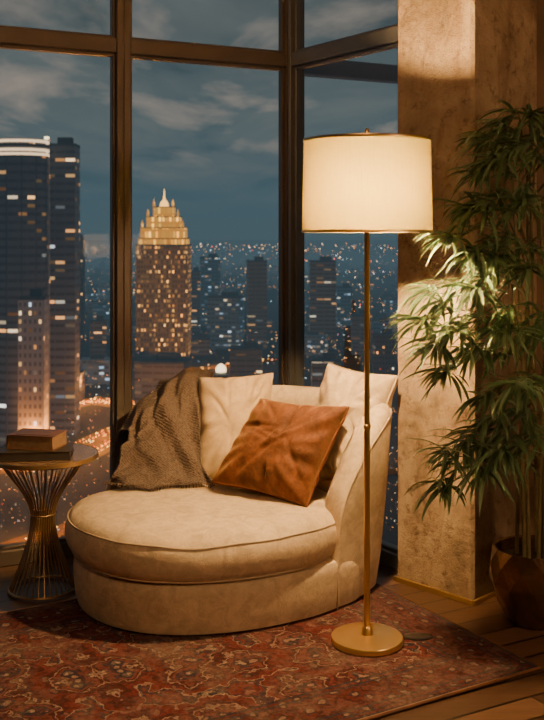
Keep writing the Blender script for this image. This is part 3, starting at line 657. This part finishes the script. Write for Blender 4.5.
while cnt<280 and tries<16000:
    tries+=1
    pxx=random.uniform(-5,400)
    if 276<pxx<308: continue
    Y=360*math.exp(random.random()*2.6); x=(pxx-272)/1000*Y
    if pxx<135 and Y<600: continue
    if any(abs(x-ox)<(ow/2+22) and abs(Y-oy)<(ow/2+22) for ox,oy,ow in occ): continue
    if any(abs(x-q.x)<28 and -50<(Y-q.y)<28 for q in allroad): continue
    k=random.choice((0,1,2,4,0,1,4,2,3,5)) if Y>600 else random.choice((0,1,4,4,0))
    a,b,w=protos[k]; occ.append((x,Y,w*1.1)); rz=random.choice((.1,.1,.35,-.3))
    rt=thing('city_block',(x,Y,GZ),'dark low city block with scattered lit windows far below','building','low city blocks far below',rz=rz)
    for q in(a,b):
        if k in first: q2=q.copy(); COL.objects.link(q2)
        else: q2=q
        q2.parent=rt
    first.add(k); cnt+=1
for k,pts in enumerate(RP):
    wd=11 if k<2 else 6; L=[]
    for i,q in enumerate(pts):
        t=(pts[min(len(pts)-1,i+1)]-pts[max(0,i-1)]).normalized(); nn=Vector((t.y,-t.x,0)); L.append([q+nn*wd+Vector((0,0,.2+.05*k)),q-nn*wd+Vector((0,0,.2+.05*k))])
    o=MB().rings(L,closed=False).build('road','asphalt',smooth=False)
    tag(o,['wide curving lit highway below the left window','lit slip road joining the highway below the left window','cross street at the foot of the amber tower','street seen through the narrow window by the column','near street crossing at the foot of the windows'][k],'road')
cl=MB()
def dot(mb,p,s):
    mb.add([p+Vector((s,0,0)),p+Vector((-s,0,0)),p+Vector((0,s,0)),p+Vector((0,-s,0)),p+Vector((0,0,s)),p+Vector((0,0,-s))],[(0,2,4),(2,1,4),(1,3,4),(3,0,4),(2,0,5),(1,2,5),(3,1,5),(0,3,5)])
for k,pts in enumerate(RP):
    for q in range(520 if k<2 else 70):
        i=random.randrange(len(pts)-1); f=random.random(); p=pts[i].lerp(pts[i+1],f); t=(pts[i+1]-pts[i]).normalized(); nn=Vector((t.y,-t.x,0))
        lane=random.choice((-8,-5,-2.5,2.5,5,8))*(1 if k<2 else .6); p=p+nn*lane+Vector((0,0,1.0))
        if any(abs(p.x-ox)<ow*.6 and abs(p.y-oy)<ow*.6 for ox,oy,ow in occ): continue
        dot(cl,p,min(p.y*.0006,.34))
tag(cl.build('car_lights','carlights',smooth=False),'head and tail lights of traffic on the roads below','car lights',kind='stuff')
sl=MB()
for q in range(12000):
    pxx=random.uniform(-10,400); py=235+3+random.random()**2.6*300
    Y=(H-GZ-random.uniform(4,20))*1000/(py-HY)
    if Y>9000: continue
    x=(pxx-272)/1000*Y
    if noise.noise(Vector((x/140,Y/260,0)))+.35*noise.noise(Vector((x/40,Y/60,3)))<.04: continue
    if any(abs(x-ox)<ow*.75 and abs(Y-oy)<ow*.75 for ox,oy,ow in occ): continue
    dot(sl,Vector((x,Y,H-(py-HY)/1000*Y)),Y*random.uniform(.00025,.0006))
tag(sl.build('city_lights','citylights',smooth=False),'countless small warm lights of the city spreading to the horizon','lights',kind='stuff')
for pts,ks in((RP[0],(6,12,18,24,30,36,46)),(RP[1],(2,9,16,23,30,37)),(RP[2],(6,18)),(RP[3],(8,16)),(RP[4],(6,16,28))):
    for k in ks:
        li=bpy.data.lights.new('street_light','POINT'); li.energy=21000; li.color=(1,.32,.05); li.shadow_soft_size=2
        o=bpy.data.objects.new('street_light',li); o.location=pts[min(k,len(pts)-1)]+Vector((0,0,12)); COL.objects.link(o)
# ------------------------------------------------------------------ lights / world / camera
def area(name,loc,rot,size,e,c):
    li=bpy.data.lights.new(name,'AREA'); li.size=size; li.energy=e; li.color=c; o=bpy.data.objects.new(name,li); o.location=loc; o.rotation_euler=rot; COL.objects.link(o)
area('ceiling_fill',(-.2,1.1,2.8),(math.radians(43),0,math.radians(-6)),1.4,36,(1,.59,.28))  # unseen warm area light added overhead as soft fill for the room
area('side_fill',(2.1,1.6,1.5),(math.radians(80),0,math.radians(40)),.6,20,(1,.60,.30))  # unseen side light added as fill, no lamp stands here
w=bpy.data.worlds.new('dusk_sky'); bpy.context.scene.world=w; w.use_nodes=True; nt=w.node_tree; bg=nt.nodes['Background']
t=nt.nodes.new('ShaderNodeTexCoord'); s=nt.nodes.new('ShaderNodeSeparateXYZ'); nt.links.new(t.outputs['Generated'],s.inputs[0])
z=s.outputs[2]
grad=ramp(nt,M(nt,'MULTIPLY',M(nt,'MAXIMUM',z,0),3.0),[(0,(.072,.112,.130)),(.12,(.066,.112,.134)),(.35,(.064,.103,.116)),(.6,(.060,.084,.090)),(1,(.046,.062,.066))])
den=M(nt,'ADD',M(nt,'MAXIMUM',z,0),.10)
cb=nt.nodes.new('ShaderNodeCombineXYZ'); nt.links.new(M(nt,'DIVIDE',s.outputs[0],den),cb.inputs[0]); nt.links.new(M(nt,'DIVIDE',.55,den),cb.inputs[1])
n1=tex_noise(nt,cb.outputs[0],1.15,7,.55,.35)
cl1=ramp(nt,n1,[(.38,(0,0,0)),(.60,(1,1,1))])
el=ramp(nt,z,[(.02,(0,0,0)),(.09,(1,1,1))])
c=mixc(nt,mixc(nt,1.0,M(nt,'MULTIPLY',cl1,.75),el,'MULTIPLY'),grad,(.140,.155,.150))
dk=mixc(nt,1.0,ramp(nt,n1,[(.30,(1,1,1)),(.46,(0,0,0))]),el,'MULTIPLY'); c=mixc(nt,M(nt,'MULTIPLY',dk,.45),c,(.036,.052,.060))
n2=tex_noise(nt,cb.outputs[0],1.6,7,.55,.3)
hl=ramp(nt,n2,[(.51,(0,0,0)),(.67,(1,1,1))]); el=ramp(nt,z,[(.05,(0,0,0)),(.10,(1,1,1))])
hl=mixc(nt,1.0,hl,el,'MULTIPLY'); c=mixc(nt,M(nt,'MULTIPLY',hl,.85),c,(.33,.27,.22))
nt.links.new(c,bg.inputs[0]); bg.inputs[1].default_value=1.0
cam=bpy.data.cameras.new('camera'); co=bpy.data.objects.new('camera',cam); COL.objects.link(co)
co.location=(0,0,H); co.rotation_euler=(PI/2,0,0); cam.lens=50; cam.sensor_width=36; cam.shift_y=-125/720; cam.clip_end=30000; cam.clip_start=.05
cam.dof.use_dof=True; cam.dof.focus_distance=3.6; cam.dof.aperture_fstop=7
bpy.context.scene.camera=co
